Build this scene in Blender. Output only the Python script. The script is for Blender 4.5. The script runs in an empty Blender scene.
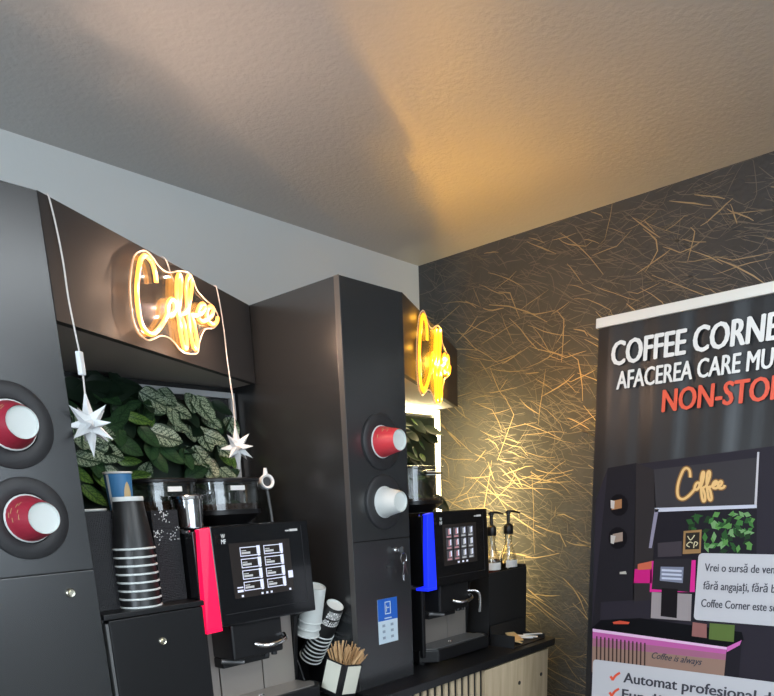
import bpy, bmesh, math, random
from mathutils import Vector, Matrix
rnd = random.Random(7)
scene = bpy.context.scene
COL = scene.collection

# ------------------------------------------------------------------ camera
F, CX, CY = 697.0, 387.0, 690.0          # focal length and principal point in pixels (774x696 frame)
SC, HH = 1.4, 1.5                        # metres per unit, camera height
_y, _p, _r = (math.radians(a) for a in (47.35, -15.3, -2.39))
fw = Vector((math.sin(_y) * math.cos(_p), math.cos(_y) * math.cos(_p), math.sin(_p)))
rt = Vector((math.cos(_y), -math.sin(_y), 0)); up = rt.cross(fw)
r2 = math.cos(_r) * rt + math.sin(_r) * up
u2 = -math.sin(_r) * rt + math.cos(_r) * up
cam_d = bpy.data.cameras.new('camera'); cam = bpy.data.objects.new('camera', cam_d); COL.objects.link(cam)
cam.matrix_world = Matrix(((r2.x, u2.x, -fw.x, 0), (r2.y, u2.y, -fw.y, 0), (r2.z, u2.z, -fw.z, HH), (0, 0, 0, 1)))
cam_d.sensor_fit = 'HORIZONTAL'; cam_d.sensor_width = 36; cam_d.lens = 36 * F / 774
cam_d.shift_y = (CY - 348) / 774; cam_d.clip_start = .02
scene.camera = cam

# ------------------------------------------------------------------ world, daylight, exposure
vs = scene.view_settings
vs.view_transform = 'Standard'; vs.look = 'None'; vs.gamma = 1; vs.use_curve_mapping = False
vs.exposure = 0.0
world = bpy.data.worlds.new('world'); scene.world = world; world.use_nodes = True
world.node_tree.nodes['Background'].inputs[0].default_value = (.62, .78, 1, 1)
world.node_tree.nodes['Background'].inputs[1].default_value = 1.0

def area(name, loc, rot, sx, sy, energy, col):
    l = bpy.data.lights.new(name, 'AREA'); l.shape = 'RECTANGLE'; l.size = sx; l.size_y = sy
    l.energy = energy; l.color = col
    o = bpy.data.objects.new(name, l); COL.objects.link(o); o.location = loc; o.rotation_euler = rot
    return o
# daylight entering through the two shop windows behind and left of the camera
area('daylight_front_window', (.5, -2.80, 1.72), (math.radians(90), 0, 0), 3.2, 1.2, 46, (.78, .90, 1))
area('daylight_side_window', (-2.10, .3, 1.70), (math.radians(90), 0, math.radians(-90)), 2.2, 1.1, 66, (.76, .89, 1))

# ------------------------------------------------------------------ pixel helpers
def ray(x, y): return fw + r2 * ((x - CX) / F) - u2 * ((y - CY) / F)
def O(v): return Vector((v.x, v.y, v.z + HH))
def mY(x, y, Y): d = ray(x, y); return O(d * (Y / d.y))
def mX(x, y, X): d = ray(x, y); return O(d * (X / d.x))

# ------------------------------------------------------------------ materials
MATS = {}
def mat(name, col, rough=.5, metal=0, emit=None, es=0, spec=.5, bump=0, bscale=40, var=0, vscale=6, coat=0):
    m = bpy.data.materials.new(name); m.use_nodes = True; nt = m.node_tree; N = nt.nodes; L = nt.links
    b = N['Principled BSDF']
    b.inputs['Base Color'].default_value = (*col, 1); b.inputs['Roughness'].default_value = rough
    b.inputs['Metallic'].default_value = metal; b.inputs['Specular IOR Level'].default_value = spec
    b.inputs['Coat Weight'].default_value = coat
    if emit: b.inputs['Emission Color'].default_value = (*emit, 1); b.inputs['Emission Strength'].default_value = es
    tc = N.new('ShaderNodeTexCoord')
    if bump:
        n = N.new('ShaderNodeTexNoise'); n.inputs['Scale'].default_value = bscale; n.inputs['Detail'].default_value = 6
        bp = N.new('ShaderNodeBump'); bp.inputs['Strength'].default_value = bump; bp.inputs['Distance'].default_value = .01
        L.new(tc.outputs['Object'], n.inputs['Vector']); L.new(n.outputs['Fac'], bp.inputs['Height']); L.new(bp.outputs['Normal'], b.inputs['Normal'])
    if var:
        n = N.new('ShaderNodeTexNoise'); n.inputs['Scale'].default_value = vscale; n.inputs['Detail'].default_value = 5
        mx = N.new('ShaderNodeMix'); mx.data_type = 'RGBA'
        mx.inputs[6].default_value = (*[c * (1 - var) for c in col], 1); mx.inputs[7].default_value = (*[min(1, c * (1 + var)) for c in col], 1)
        L.new(tc.outputs['Object'], n.inputs['Vector']); L.new(n.outputs['Fac'], mx.inputs[0]); L.new(mx.outputs[2], b.inputs['Base Color'])
    MATS[name] = m; return m
def wood_mat(name, c1, c2, scale):
    m = mat(name, c1, .45); nt = m.node_tree; N = nt.nodes; L = nt.links
    tc = N.new('ShaderNodeTexCoord'); mp = N.new('ShaderNodeMapping'); mp.inputs['Scale'].default_value = scale
    n = N.new('ShaderNodeTexNoise'); n.inputs['Scale'].default_value = 6; n.inputs['Detail'].default_value = 8; n.inputs['Distortion'].default_value = .6
    cr = N.new('ShaderNodeValToRGB'); cr.color_ramp.elements[0].color = (*c1, 1); cr.color_ramp.elements[1].color = (*c2, 1)
    cr.color_ramp.elements[0].position = .35; cr.color_ramp.elements[1].position = .7
    L.new(tc.outputs['Object'], mp.inputs[0]); L.new(mp.outputs[0], n.inputs['Vector']); L.new(n.outputs['Fac'], cr.inputs[0])
    L.new(cr.outputs[0], N['Principled BSDF'].inputs['Base Color']); return m
def clear_mat(name, tint=(1, 1, 1), gloss=.14):
    m = bpy.data.materials.new(name); m.use_nodes = True; nt = m.node_tree; N = nt.nodes; L = nt.links
    N.remove(N['Principled BSDF'])
    t = N.new('ShaderNodeBsdfTransparent'); t.inputs[0].default_value = (*tint, 1)
    g = N.new('ShaderNodeBsdfGlossy'); g.inputs['Roughness'].default_value = .06
    lw = N.new('ShaderNodeLayerWeight'); lw.inputs[0].default_value = .35
    ad = N.new('ShaderNodeMath'); ad.operation = 'MULTIPLY_ADD'; ad.inputs[1].default_value = .38; ad.inputs[2].default_value = gloss * .4
    mx = N.new('ShaderNodeMixShader')
    L.new(lw.outputs['Fresnel'], ad.inputs[0]); L.new(ad.outputs[0], mx.inputs[0]); L.new(t.outputs[0], mx.inputs[1]); L.new(g.outputs[0], mx.inputs[2])
    L.new(mx.outputs[0], N['Material Output'].inputs[0]); MATS[name] = m; return m

M_ceil = mat('painted_ceiling', (.50, .49, .475), .5, bump=.16, bscale=75, var=.05, vscale=3, spec=.5)
M_white_wall = mat('white_wall', (.68, .695, .68), .7, bump=.06, bscale=60)
M_floor = mat('grey_floor', (.17, .165, .16), .45, var=.1)
M_wallpaper = mat('dark_wallpaper', (.056, .057, .060), .68, bump=.4, bscale=55, var=.35, vscale=9, spec=.3)
M_gold = mat('gold_vein', (.44, .34, .20), .46, metal=.6)
M_gold2 = mat('faint_vein', (.165, .15, .125), .42, metal=.5)
M_lam = mat('black_laminate', (.024, .0255, .027), .26, bump=.015, bscale=300, spec=.9)
M_lam_edge = mat('grey_edge_band', (.07, .068, .066), .4)
M_over_b = mat('grey_brown_underside', (.34, .315, .295), .6)  # underside coloured lighter than the cabinet in place of bounced light
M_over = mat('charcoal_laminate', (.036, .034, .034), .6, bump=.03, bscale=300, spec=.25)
M_plast = mat('black_plastic', (.007, .007, .008), .36)
M_plast_m = mat('matt_black_plastic', (.008, .008, .009), .55)
M_gloss = mat('gloss_black', (.006, .006, .007), .12, coat=.3)
M_ring = mat('dark_flange', (.022, .022, .024), .5)
M_steel = mat('brushed_steel', (.46, .42, .385), .42, metal=.75, bump=.03, bscale=200)
M_steel_d = mat('grey_tray', (.15, .15, .15), .45, metal=.4)
M_chrome = mat('chrome', (.75, .75, .76), .12, metal=1)
M_brass = mat('nickel', (.72, .68, .55), .25, metal=1)
M_white = mat('white_paper', (.66, .69, .67), .55)
M_cream = mat('cream_card', (.72, .71, .60), .6)
M_whiteplast = mat('white_plastic', (.80, .83, .84), .35)
M_red = mat('red_paper', (.36, .022, .045), .42, var=.08, vscale=30)
M_red2 = mat('bright_red_paper', (.62, .045, .06), .4)
M_gold_print = mat('gold_print', (.55, .33, .16), .4)
M_blackcup = mat('black_paper', (.014, .014, .014), .36)
M_blue = mat('blue_paper', (.05, .20, .42), .45)
M_tan = mat('tan_print', (.60, .44, .22), .5)
M_blue_st = mat('blue_sticker', (.018, .12, .52), .35)
M_lblue_st = mat('pale_sticker', (.55, .66, .74), .35)
M_grey_st = mat('grey_print', (.25, .31, .38), .4)
M_counter = mat('black_worktop', (.009, .009, .010), .38, bump=.05, bscale=220)
M_oak = wood_mat('pale_oak', (.43, .33, .205), (.58, .465, .32), (6, 6, .6))
M_stick = wood_mat('stirrer_wood', (.50, .30, .14), (.66, .43, .22), (10, 10, 2))
M_clear = clear_mat('clear_acrylic', (.95, .95, .95))
M_clear_edge = mat('acrylic_edge', (.35, .28, .22), .3, emit=(1, .60, .36), es=.42)  # emission stands in for neon light caught in the acrylic edge
M_hop = clear_mat('hopper_plastic', (.80, .80, .79), .3)
M_beans = mat('coffee_beans', (.05, .026, .013), .5, bump=1, bscale=160)
M_neon = mat('neon_tube', (.08, .05, .02), .4, emit=(1, .40, .055), es=2.6)
M_neon2 = mat('neon_tube_amber', (.08, .05, .01), .4, emit=(1, .40, .012), es=2.3)
M_led_on = mat('led_strip_lit', (1, .9, .7), .4, emit=(1, .84, .46), es=15)
M_led_off = mat('led_strip_unlit', (.55, .56, .57), .4)
M_led_red = mat('led_panel_red', (.4, 0, .03), .3, emit=(1, .006, .075), es=1.05)
M_led_blue = mat('led_panel_blue', (.0, .02, .4), .3, emit=(.012, .022, 1), es=1.25)
M_scr = mat('screen_glass', (.03, .024, .022), .12)
M_scr_lit = mat('screen_tile', (.5, .5, .6), .3, emit=(.72, .74, .88), es=.62)
M_scr_dim = mat('screen_tile_dim', (.06, .06, .07), .3, emit=(.2, .2, .24), es=.10)
M_scr_pink = mat('screen_tile_pink', (.4, .2, .2), .3, emit=(.55, .26, .30), es=.42)
M_scr_grey = mat('screen_tile_grey', (.4, .4, .4), .3, emit=(.5, .5, .5), es=.45)
M_print_w = mat('white_print', (.82, .82, .80), .45)
M_syrup = mat('red_syrup', (.16, .02, .01), .2)
M_frame = mat('window_frame', (.5, .5, .5), .4)
M_wire = mat('white_cord', (.68, .64, .60), .5)

def leaf_mat(name, dark, light, lime=0):
    m = mat(name, dark, .42); nt = m.node_tree; N = nt.nodes; L = nt.links
    uv = N.new('ShaderNodeUVMap'); sp = N.new('ShaderNodeSeparateXYZ'); L.new(uv.outputs[0], sp.inputs[0])
    def mth(op, a, b=None, c=None):
        n = N.new('ShaderNodeMath'); n.operation = op
        for i, v in enumerate((a, b, c)):
            if v is None: continue
            if isinstance(v, (int, float)): n.inputs[i].default_value = v
            else: L.new(v, n.inputs[i])
        return n.outputs[0]
    av = mth('ABSOLUTE', sp.outputs[1])
    no = N.new('ShaderNodeTexNoise'); no.inputs['Scale'].default_value = 9; L.new(uv.outputs[0], no.inputs['Vector'])
    ph = mth('ADD', mth('MULTIPLY', mth('SUBTRACT', sp.outputs[0], mth('MULTIPLY', av, .55)), 40), mth('MULTIPLY', no.outputs['Fac'], 5))
    s = mth('ABSOLUTE', mth('SINE', mth('MULTIPLY', ph, .5)))
    vein = mth('GREATER_THAN', s, .30)
    vo = N.new('ShaderNodeTexVoronoi'); vo.feature = 'DISTANCE_TO_EDGE'; vo.inputs['Scale'].default_value = 15; L.new(uv.outputs[0], vo.inputs['Vector'])
    cell = mth('GREATER_THAN', vo.outputs['Distance'], .075)
    mid = mth('GREATER_THAN', av, .05)
    rim = mth('LESS_THAN', av, .40)
    k = mth('MULTIPLY', mth('MULTIPLY', vein, cell), mth('MULTIPLY', mid, rim))
    mx = N.new('ShaderNodeMix'); mx.data_type = 'RGBA'; mx.inputs[6].default_value = (*dark, 1); mx.inputs[7].default_value = (*light, 1)
    L.new(k, mx.inputs[0]); L.new(mx.outputs[2], N['Principled BSDF'].inputs['Base Color']); return m
M_leaf_v = leaf_mat('variegated_leaf', (.028, .062, .030), (.42, .52, .36))
M_leaf_g = leaf_mat('mid_green_leaf', (.018, .05, .020), (.045, .11, .04))
M_leaf_d = mat('dark_leaf', (.010, .026, .013), .5, var=.3, vscale=30)
M_leaf_l = leaf_mat('lime_leaf', (.03, .085, .02), (.17, .30, .055))

# ------------------------------------------------------------------ mesh helpers
class MB:
    def __init__(s): s.bm = bmesh.new()
    def box(s, x0, x1, y0, y1, z0, z1, rot=None, piv=None):
        r = bmesh.ops.create_cube(s.bm, size=1)
        for v in r['verts']:
            v.co = Vector(((x0 + x1) / 2 + v.co.x * (x1 - x0), (y0 + y1) / 2 + v.co.y * (y1 - y0), (z0 + z1) / 2 + v.co.z * (z1 - z0)))
            if rot is not None: v.co = rot @ (v.co - piv) + piv
        return s
    def prism(s, pts, z0, z1):                       # plan polygon extruded in z
        n = len(pts); a = [s.bm.verts.new((p[0], p[1], z0)) for p in pts]; b = [s.bm.verts.new((p[0], p[1], z1)) for p in pts]
        s.bm.faces.new(a[::-1]); s.bm.faces.new(b)
        for i in range(n): s.bm.faces.new((a[i], a[(i + 1) % n], b[(i + 1) % n], b[i]))
        return s
    def slab(s, pts, d):                             # 3-D polygon extruded along vector d
        n = len(pts); a = [s.bm.verts.new(p) for p in pts]; b = [s.bm.verts.new(Vector(p) + Vector(d)) for p in pts]
        s.bm.faces.new(a[::-1]); s.bm.faces.new(b)
        for i in range(n): s.bm.faces.new((a[i], a[(i + 1) % n], b[(i + 1) % n], b[i]))
        return s
    def lathe(s, prof, c=(0, 0, 0), axis=(0, 0, 1), seg=28):   # prof: (r, h) along axis
        q = Vector((0, 0, 1)).rotation_difference(Vector(axis).normalized()); c = Vector(c); rings = []
        for r, h in prof:
            if r < 1e-6: rings.append([s.bm.verts.new(c + q @ Vector((0, 0, h)))]); continue
            rings.append([s.bm.verts.new(c + q @ Vector((r * math.cos(2 * math.pi * i / seg), r * math.sin(2 * math.pi * i / seg), h))) for i in range(seg)])
        for a, b in zip(rings, rings[1:]):
            for i in range(seg):
                j = (i + 1) % seg
                if len(a) == 1 and len(b) == 1: continue
                if len(a) == 1: s.bm.faces.new((a[0], b[j], b[i]))
                elif len(b) == 1: s.bm.faces.new((a[i], a[j], b[0]))
                else: s.bm.faces.new((a[i], a[j], b[j], b[i]))
        return s
    def tube(s, pts, r, seg=8, cap=True):
        P = [Vector(p) for p in pts]; rings = []; n0 = None
        for i, p in enumerate(P):
            t = (P[min(i + 1, len(P) - 1)] - P[max(i - 1, 0)]).normalized()
            if n0 is None: n0 = t.orthogonal().normalized()
            else: n0 = (n0 - t * n0.dot(t)).normalized()
            b = t.cross(n0); rr = r[i] if isinstance(r, (list, tuple)) else r
            rings.append([s.bm.verts.new(p + (n0 * math.cos(2 * math.pi * k / seg) + b * math.sin(2 * math.pi * k / seg)) * rr) for k in range(seg)])
        for a, b in zip(rings, rings[1:]):
            for k in range(seg): s.bm.faces.new((a[k], a[(k + 1) % seg], b[(k + 1) % seg], b[k]))
        if cap: s.bm.faces.new(rings[0][::-1]); s.bm.faces.new(rings[-1])
        return s
    def poly(s, pts): s.bm.faces.new([s.bm.verts.new(p) for p in pts]); return s
    def mesh(s, name, m, bevel=0, smooth=False, off=None, recalc=True):
        if recalc: bmesh.ops.recalc_face_normals(s.bm, faces=s.bm.faces)
        if bevel: bmesh.ops.bevel(s.bm, geom=[e for e in s.bm.edges], offset=bevel, segments=2, affect='EDGES', profile=.6)
        if off is not None: bmesh.ops.translate(s.bm, verts=s.bm.verts, vec=off)
        me = bpy.data.meshes.new(name); s.bm.to_mesh(me); s.bm.free(); me.materials.append(m)
        if smooth:
            me.polygons.foreach_set('use_smooth', [True] * len(me.polygons))
            try: me.set_sharp_from_angle(angle=math.radians(40))
            except Exception: pass
        return me
    def build(s, name, m, parent=None, bevel=0, smooth=False, world=False, recalc=True):
        off = -parent_base(parent) if (parent is not None and world) else None
        return link(name, s.mesh(name, m, bevel, smooth, off, recalc), parent)
def parent_base(p):
    v = Vector((0, 0, 0))
    while p is not None: v += p.location; p = p.parent
    return v
def link(name, me, parent=None):
    o = bpy.data.objects.new(name, me); COL.objects.link(o); o.parent = parent; return o
def tag(o, label, cat, group=None):
    o['label'] = label; o['category'] = cat
    if group: o['group'] = group
    return o
def struct(o): o['kind'] = 'structure'; return o
def thing(name, label, cat, loc=(0, 0, 0), rot=(0, 0, 0), group=None):
    o = bpy.data.objects.new(name, None); COL.objects.link(o); o.location = loc; o.rotation_euler = rot
    o.empty_display_size = .05
    return tag(o, label, cat, group)
def dup(root, label=None, loc=None, rot=None):
    c = root.copy(); COL.objects.link(c)
    if label: c['label'] = label
    if loc is not None: c.location = loc
    if rot is not None: c.rotation_euler = rot
    for ch in root.children:
        d = ch.copy(); COL.objects.link(d); d.parent = c
        for g in ch.children:
            e = g.copy(); COL.objects.link(e); e.parent = d
    return c
def smooth_path(pts, n=5, closed=False):
    P = [Vector(p) for p in pts]; out = []; m = len(P)
    for i in range(m if closed else m - 1):
        if closed: a, b, c, d = P[i - 1], P[i], P[(i + 1) % m], P[(i + 2) % m]
        else: a, b, c, d = P[max(i - 1, 0)], P[i], P[i + 1], P[min(i + 2, m - 1)]
        for k in range(n):
            t = k / n
            out.append(.5 * (2 * b + (c - a) * t + (2 * a - 5 * b + 4 * c - d) * t * t + (-a + 3 * b - 3 * c + d) * t ** 3))
    if not closed: out.append(P[-1])
    return out
def text_obj(name, s, m, parent, org, right, upv, h=None, w=None, offset=0, shear=0, spacing=1, cap=.73):
    """flat lettering: org = left end of the baseline, h = capital height, w = overall width"""
    cu = bpy.data.curves.new('t', 'FONT'); cu.body = s; cu.size = 1; cu.shear = shear; cu.space_character = spacing
    cu.resolution_u = 3
    to = bpy.data.objects.new('t', cu); COL.objects.link(to)
    bpy.context.view_layer.update()
    me = bpy.data.meshes.new_from_object(to.evaluated_get(bpy.context.evaluated_depsgraph_get()))
    bpy.data.objects.remove(to); bpy.data.curves.remove(cu)
    xs = [v.co.x for v in me.vertices]; x0, x1 = min(xs), max(xs)
    sy = h / cap; sx = w / (x1 - x0) if w else sy
    base = parent_base(parent)
    for v in me.vertices:
        v.co = Vector(org) + Vector(right) * ((v.co.x - x0) * sx) + Vector(upv) * (v.co.y * sy) - base
    if offset:
        nb = bmesh.new(); nrm = Vector(right).cross(Vector(upv)).normalized()
        for i, (dx, dz) in enumerate(((-1, 0), (1, 0), (0, -.6), (0, .6), (0, 0))):
            n0 = len(nb.verts); nb.from_mesh(me); nb.verts.ensure_lookup_table()
            bmesh.ops.translate(nb, verts=nb.verts[n0:], vec=Vector(right) * dx * offset * sy + Vector(upv) * dz * offset * sy * .7 + nrm * .00004 * i)
        nb.to_mesh(me); nb.free()
    me.materials.clear(); me.materials.append(m)
    return link(name, me, parent)
Zv = Vector((0, 0, 1))

# ------------------------------------------------------------------ room
XW, YW, ZC = 2.688, 2.182, 2.485
XL, YF = -2.15, -2.85
struct(MB().box(XL - .1, XW + .1, YF - .1, YW + .1, -.1, 0).build('floor', M_floor))
struct(MB().box(XL - .1, XW + .1, YF - .1, YW + .1, ZC, ZC + .1).build('ceiling', M_ceil))
struct(MB().box(XL - .1, XW + .1, YW, YW + .1, 0, ZC).build('wall_back', M_white_wall))
wr = struct(MB().box(XW, XW + .1, YF, YW, 0, ZC).build('wall_right', M_wallpaper))
struct(MB().box(XL - .1, XL, YF, -.9, 0, ZC).box(XL - .1, XL, 1.5, YW, 0, ZC).box(XL - .1, XL, -.9, 1.5, 0, 1.0).box(XL - .1, XL, -.9, 1.5, 2.3, ZC).build('wall_left', M_white_wall))
struct(MB().box(XL, -1.2, YF - .1, YF, 0, ZC).box(2.2, XW, YF - .1, YF, 0, ZC).box(-1.2, 2.2, YF - .1, YF, 0, 1.0).box(-1.2, 2.2, YF - .1, YF, 2.4, ZC).build('wall_front', M_white_wall))
def window(name, axis, a0, a1, c, z0, z1):
    w = bpy.data.objects.new(name, None); COL.objects.link(w); struct(w)
    def bx(b, u0, u1, d0, d1, v0, v1): return b.box(u0, u1, c + d0, c + d1, v0, v1) if axis == 'x' else b.box(c + d0, c + d1, u0, u1, v0, v1)
    am = (a0 + a1) / 2; w.location = (am, c, z0) if axis == 'x' else (c, am, z0)
    b = MB()
    for q in ((a0, a0 + .06, z0, z1), (a1 - .06, a1, z0, z1), (a0 + .06, a1 - .06, z0, z0 + .06), (a0 + .06, a1 - .06, z1 - .06, z1), (am - .03, am + .03, z0 + .06, z1 - .06)): bx(b, q[0], q[1], -.03, .03, q[2], q[3])
    b.build('window_frame', M_frame, w, world=True)
    for q in ((a0 + .06, am - .03), (am + .03, a1 - .06)): bx(MB(), q[0], q[1], -.003, .003, z0 + .06, z1 - .06).build('pane', M_clear, w, world=True)
window('window_1', 'x', -1.2, 2.2, YF - .05, 1.0, 2.4)
window('window_2', 'y', -.9, 1.5, XL - .05, 1.0, 2.3)

# unseen LED ceiling panels behind camera, assumed and added for bright tower tops
M_lamp = mat('lamp_diffuser', (.9, .9, .9), .4, emit=(.90, .96, 1), es=9.5)
for i, (lx, ly, lab) in enumerate(((1.15, -.35, 'white LED ceiling panel above the shop floor facing the towers'), (-.55, -.35, 'white LED ceiling panel towards the side window'), (1.15, -1.75, 'white LED ceiling panel towards the front window'))):
    t = thing('ceiling_lamp', lab, 'ceiling lamp', (lx, ly, ZC), group='LED ceiling panels')
    MB().box(-.62, .62, -.32, -.30, -.03, 0).box(-.62, .62, .30, .32, -.03, 0).box(-.62, -.60, -.30, .30, -.03, 0).box(.60, .62, -.30, .30, -.03, 0).build('frame', M_whiteplast, t)
    MB().box(-.60, .60, -.30, .30, -.024, -.002).build('diffuser', M_lamp, t)

# printed veins of the wallpaper: thin branching strokes
def veins(name, m, n, lmin, lmax, wmin, wmax, x, seed):
    R = random.Random(seed); b = MB()
    for _ in range(n):
        y = R.uniform(-.6, YW); z = R.uniform(.1, ZC)
        # direction seen from the room: mostly falling towards the camera side
        k = R.random()
        ang = R.gauss(-27, 9) if k < .6 else (R.gauss(6, 9) if k < .85 else R.uniform(-80, 80))
        ln = R.uniform(lmin, lmax) * (1 if R.random() < .8 else 1.7); w = R.uniform(wmin, wmax)
        ns = R.randint(3, 6); p = [(y, z)]; a = ang
        for i in range(ns):
            a += R.gauss(0, 6) + (R.choice((-35, 35)) if R.random() < .08 else 0)
            p.append((p[-1][0] - math.cos(math.radians(a)) * ln / ns, p[-1][1] + math.sin(math.radians(a)) * ln / ns))
        vs = []
        for i, q in enumerate(p):
            q0 = p[max(i - 1, 0)]; q1 = p[min(i + 1, len(p) - 1)]
            dx, dz = q1[0] - q0[0], q1[1] - q0[1]; d = math.hypot(dx, dz) or 1
            ww = w * (.25 + .75 * math.sin(math.pi * (i + .35) / (len(p) - .3))) * R.uniform(.7, 1.2) / 2
            y1 = min(max(q[0], YF + .01), YW - .002); z1 = min(max(q[1], .002), ZC - .002)
            vs.append((b.bm.verts.new((x, min(y1 - dz / d * ww, YW - .001), min(z1 + dx / d * ww, ZC - .001))), b.bm.verts.new((x, min(y1 + dz / d * ww, YW - .001), min(z1 - dx / d * ww, ZC - .001)))))
        for (a0, a1), (b0, b1) in zip(vs, vs[1:]): b.bm.faces.new((a0, a1, b1, b0))
    o = b.build(name, m, wr); o['kind'] = 'stuff'; return o
veins('gold_veins', M_gold, 1050, .06, .22, .0016, .0046, XW - .0010, 3)
veins('faint_veins', M_gold2, 9000, .02, .13, .001, .0034, XW - .0006, 5)

# ------------------------------------------------------------------ coffee stations: towers, overheads, boards, counters
TY, ZT, ZS = 1.40, 2.054, 1.387
CT = .9575                                    # counter top height
XT = (.413, 1.404)                            # left sides of the towers
TW = .246
def cup(name, label, cat, body_m, h=.105, rt_=.044, rb=.0305, group=None, loc=(0, 0, 0), rot=(0, 0, 0)):
    """paper cup: base at z=0, open rim at z=h"""
    t = thing(name, label, cat, loc, rot, group)
    MB().lathe([(rb, .0), (rb + .0005, .001), (rt_ - .0005, h - .004), (rt_ - .0015, h - .003), (rb - .001, .004)]).build('sleeve', body_m, t, smooth=True)
    MB().lathe([(rb - .0006, .0), (rb - .0012, .006), (0, .006)]).build('base', M_white, t, smooth=True)
    MB().lathe([(rt_ - .002, h - .005), (rt_ + .0012, h - .004), (rt_ + .002, h - .0015), (rt_ + .0005, h), (rt_ - .0018, h - .001), (rt_ - .002, h - .005)]).build('rim', M_white, t, smooth=True)
    return t
for k, x0 in enumerate(XT):
    x1 = x0 + TW
    t = thing('cabinet_tower', ('black cabinet tower with two red cups in its front, beside the hanging stars', 'black cabinet tower with keys in its lock and a blue sticker')[k], 'cabinet', (x0 + TW / 2, TY + .25, 0), group='cup dispensing towers')
    MB().box(x0, x1, TY + .019, 1.883, 0, ZT).build('body', M_lam, t, bevel=.001, world=True)
    MB().box(x0 + .0005, x1 - .0005, TY, TY + .018, ZS + .0012, ZT - .001).build('upper_panel', M_lam, t, bevel=.001, world=True)
    ld = MB().box(x0 + .0005, x1 - .0005, TY, TY + .018, .08, ZS - .0012).build('lower_door', M_lam, t, bevel=.001, world=True)
    MB().box(x0 - .0008, x0 + .0004, TY, TY + .0185, .08, ZT).build('edge_band', M_lam_edge, t, world=True)
    lx, lz = ((.604, 1.346), (1.585, 1.353))[k]
    MB().lathe([(0, .006), (.0042, .006), (.0044, .0045), (.0075, .005), (.0092, .003), (.0095, 0), (0, 0)], (lx, TY - .0002, lz), (0, -1, 0)).box(lx - .0028, lx + .0028, TY - .0072, TY - .005, lz - .0007, lz + .0007).build('lock', M_brass if k == 0 else M_chrome, ld, smooth=True, world=True)
    for j, (dx, dz) in enumerate(((1.536, 1.656), (1.538, 1.492))):
        dx = dx - (0 if k else .991)
        rg = MB().lathe([(.046, 0), (.046, .006), (.048, .007), (.0725, .007), (.075, .005), (.0755, 0)], (dx, TY, dz), (0, -1, 0), 48).build('dispenser_ring', M_ring, t, smooth=True, world=True)
        MB().lathe([(0, .001), (.046, .001)], (dx, TY, dz), (0, -1, 0), 32).build('opening', M_plast_m, rg, world=True)
        yb = ((1.345, 1.325), (1.328, 1.334))[k][j]
        h = TY - .004 - yb
        red = (M_red if k == 0 else M_red2)
        if k == 1 and j == 1: lab, m = 'plain white paper cup poking out of the tower below a red cup', M_white
        elif k == 1: lab, m = 'bright red paper cup poking out of the tower above a white cup', red
        else: lab, m = ('dark red paper cup poking out of the upper ring of the tower beside the star', 'dark red paper cup with gold print poking out of the lower ring above a lock')[j], red
        c = cup('paper_cup', lab, 'cup', m, h, .0425, .0285, 'cups in the tower rings', (dx, yb, dz), (math.radians(-90), 0, 0))
        if m is not M_white:                    # curved gold / white print on the sleeve
            gp = MB(); R = random.Random(j + 5 * k)
            for q in range(7):
                a0 = math.radians((200 if k == 0 else 215) + R.uniform(-30, 30)); z0 = h * (.35 + .07 * q)
                vv = []
                for i in range(4):
                    a = a0 + i * R.uniform(.06, .12)
                    for zz in (z0, z0 + .0022):
                        rr = .0285 + (.0425 - .0285) * zz / h + .0006
                        vv.append(gp.bm.verts.new((rr * math.cos(a), rr * math.sin(a), zz)))
                for i in range(3): gp.bm.faces.new((vv[2 * i], vv[2 * i + 1], vv[2 * i + 3], vv[2 * i + 2]))
            gp.build('print', M_gold_print, c)
    if k == 1:
        MB().lathe([(0, .004), (.004, .0035), (.005, 0), (0, 0)], (1.542, TY, 1.31), (0, -1, 0), 16).build('button', M_ring, t, smooth=True, world=True)
        st = MB().box(1.493, 1.579, TY - .0012, TY - .0002, 1.081, 1.215).build('sticker', M_lblue_st, t, world=True)
        st['label'] = 'blue and white sticker with small icons'
        MB().box(1.493, 1.579, TY - .0018, TY - .0013, 1.150, 1.215).build('blue_field', M_blue_st, st, world=True)
        ic = MB()
        for a, b, c_, d in ((1.523, 1.549, 1.203, 1.206), (1.523, 1.549, 1.168, 1.171), (1.523, 1.526, 1.171, 1.203), (1.546, 1.549, 1.171, 1.203), (1.528, 1.543, 1.186, 1.189), (1.529, 1.532, 1.176, 1.194), (1.520, 1.552, 1.155, 1.158)):
            ic.box(a, b, TY - .0022, TY - .0019, c_, d)
        ic.build('phone_icon', M_lblue_st, st, world=True)
        for cx_ in (1.516, 1.553):
            for cz in (1.135, 1.117, 1.098): MB().box(cx_ - .006, cx_ + .006, TY - .0018, TY - .0013, cz - .004, cz + .004).build('icon', M_grey_st, st, world=True)

# keys hanging from the tower lock
kr = thing('key_ring', 'small bunch of metal keys hanging from the tower lock', 'keys', (1.585, TY - .012, 1.353))
kr.scale = (1.35, 1, 1.35)
MB().box(-.0006, .0006, -.006, .002, -.004, .004).lathe([(0, .0012), (.008, .0012), (.008, -.0012), (0, -.0012)], (0, -.012, 0), (1, 0, 0), 16).build('key_bow', M_chrome, kr)
MB().tube([(0.004 + .010 * math.sin(a), -.013, -.017 - .011 * math.cos(a)) for a in [i * math.pi / 8 for i in range(17)]], .0009, 6).build('ring', M_chrome, kr, smooth=True)
for i, (ax, az, ln) in enumerate(((-.35, -.020, .036), (.10, -.026, .040), (.30, -.026, .036))):
    rot = Matrix.Rotation(ax, 3, 'Y'); pv = Vector((.004, -.014, az))
    MB().box(.0, .008, -.0150 - .002 * i, -.0138 - .002 * i, az - .011, az, rot, pv).box(.002, .006, -.0150 - .002 * i, -.0138 - .002 * i, az - ln, az - .011, rot, pv).build('key', M_chrome, kr, bevel=.0003)

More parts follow.
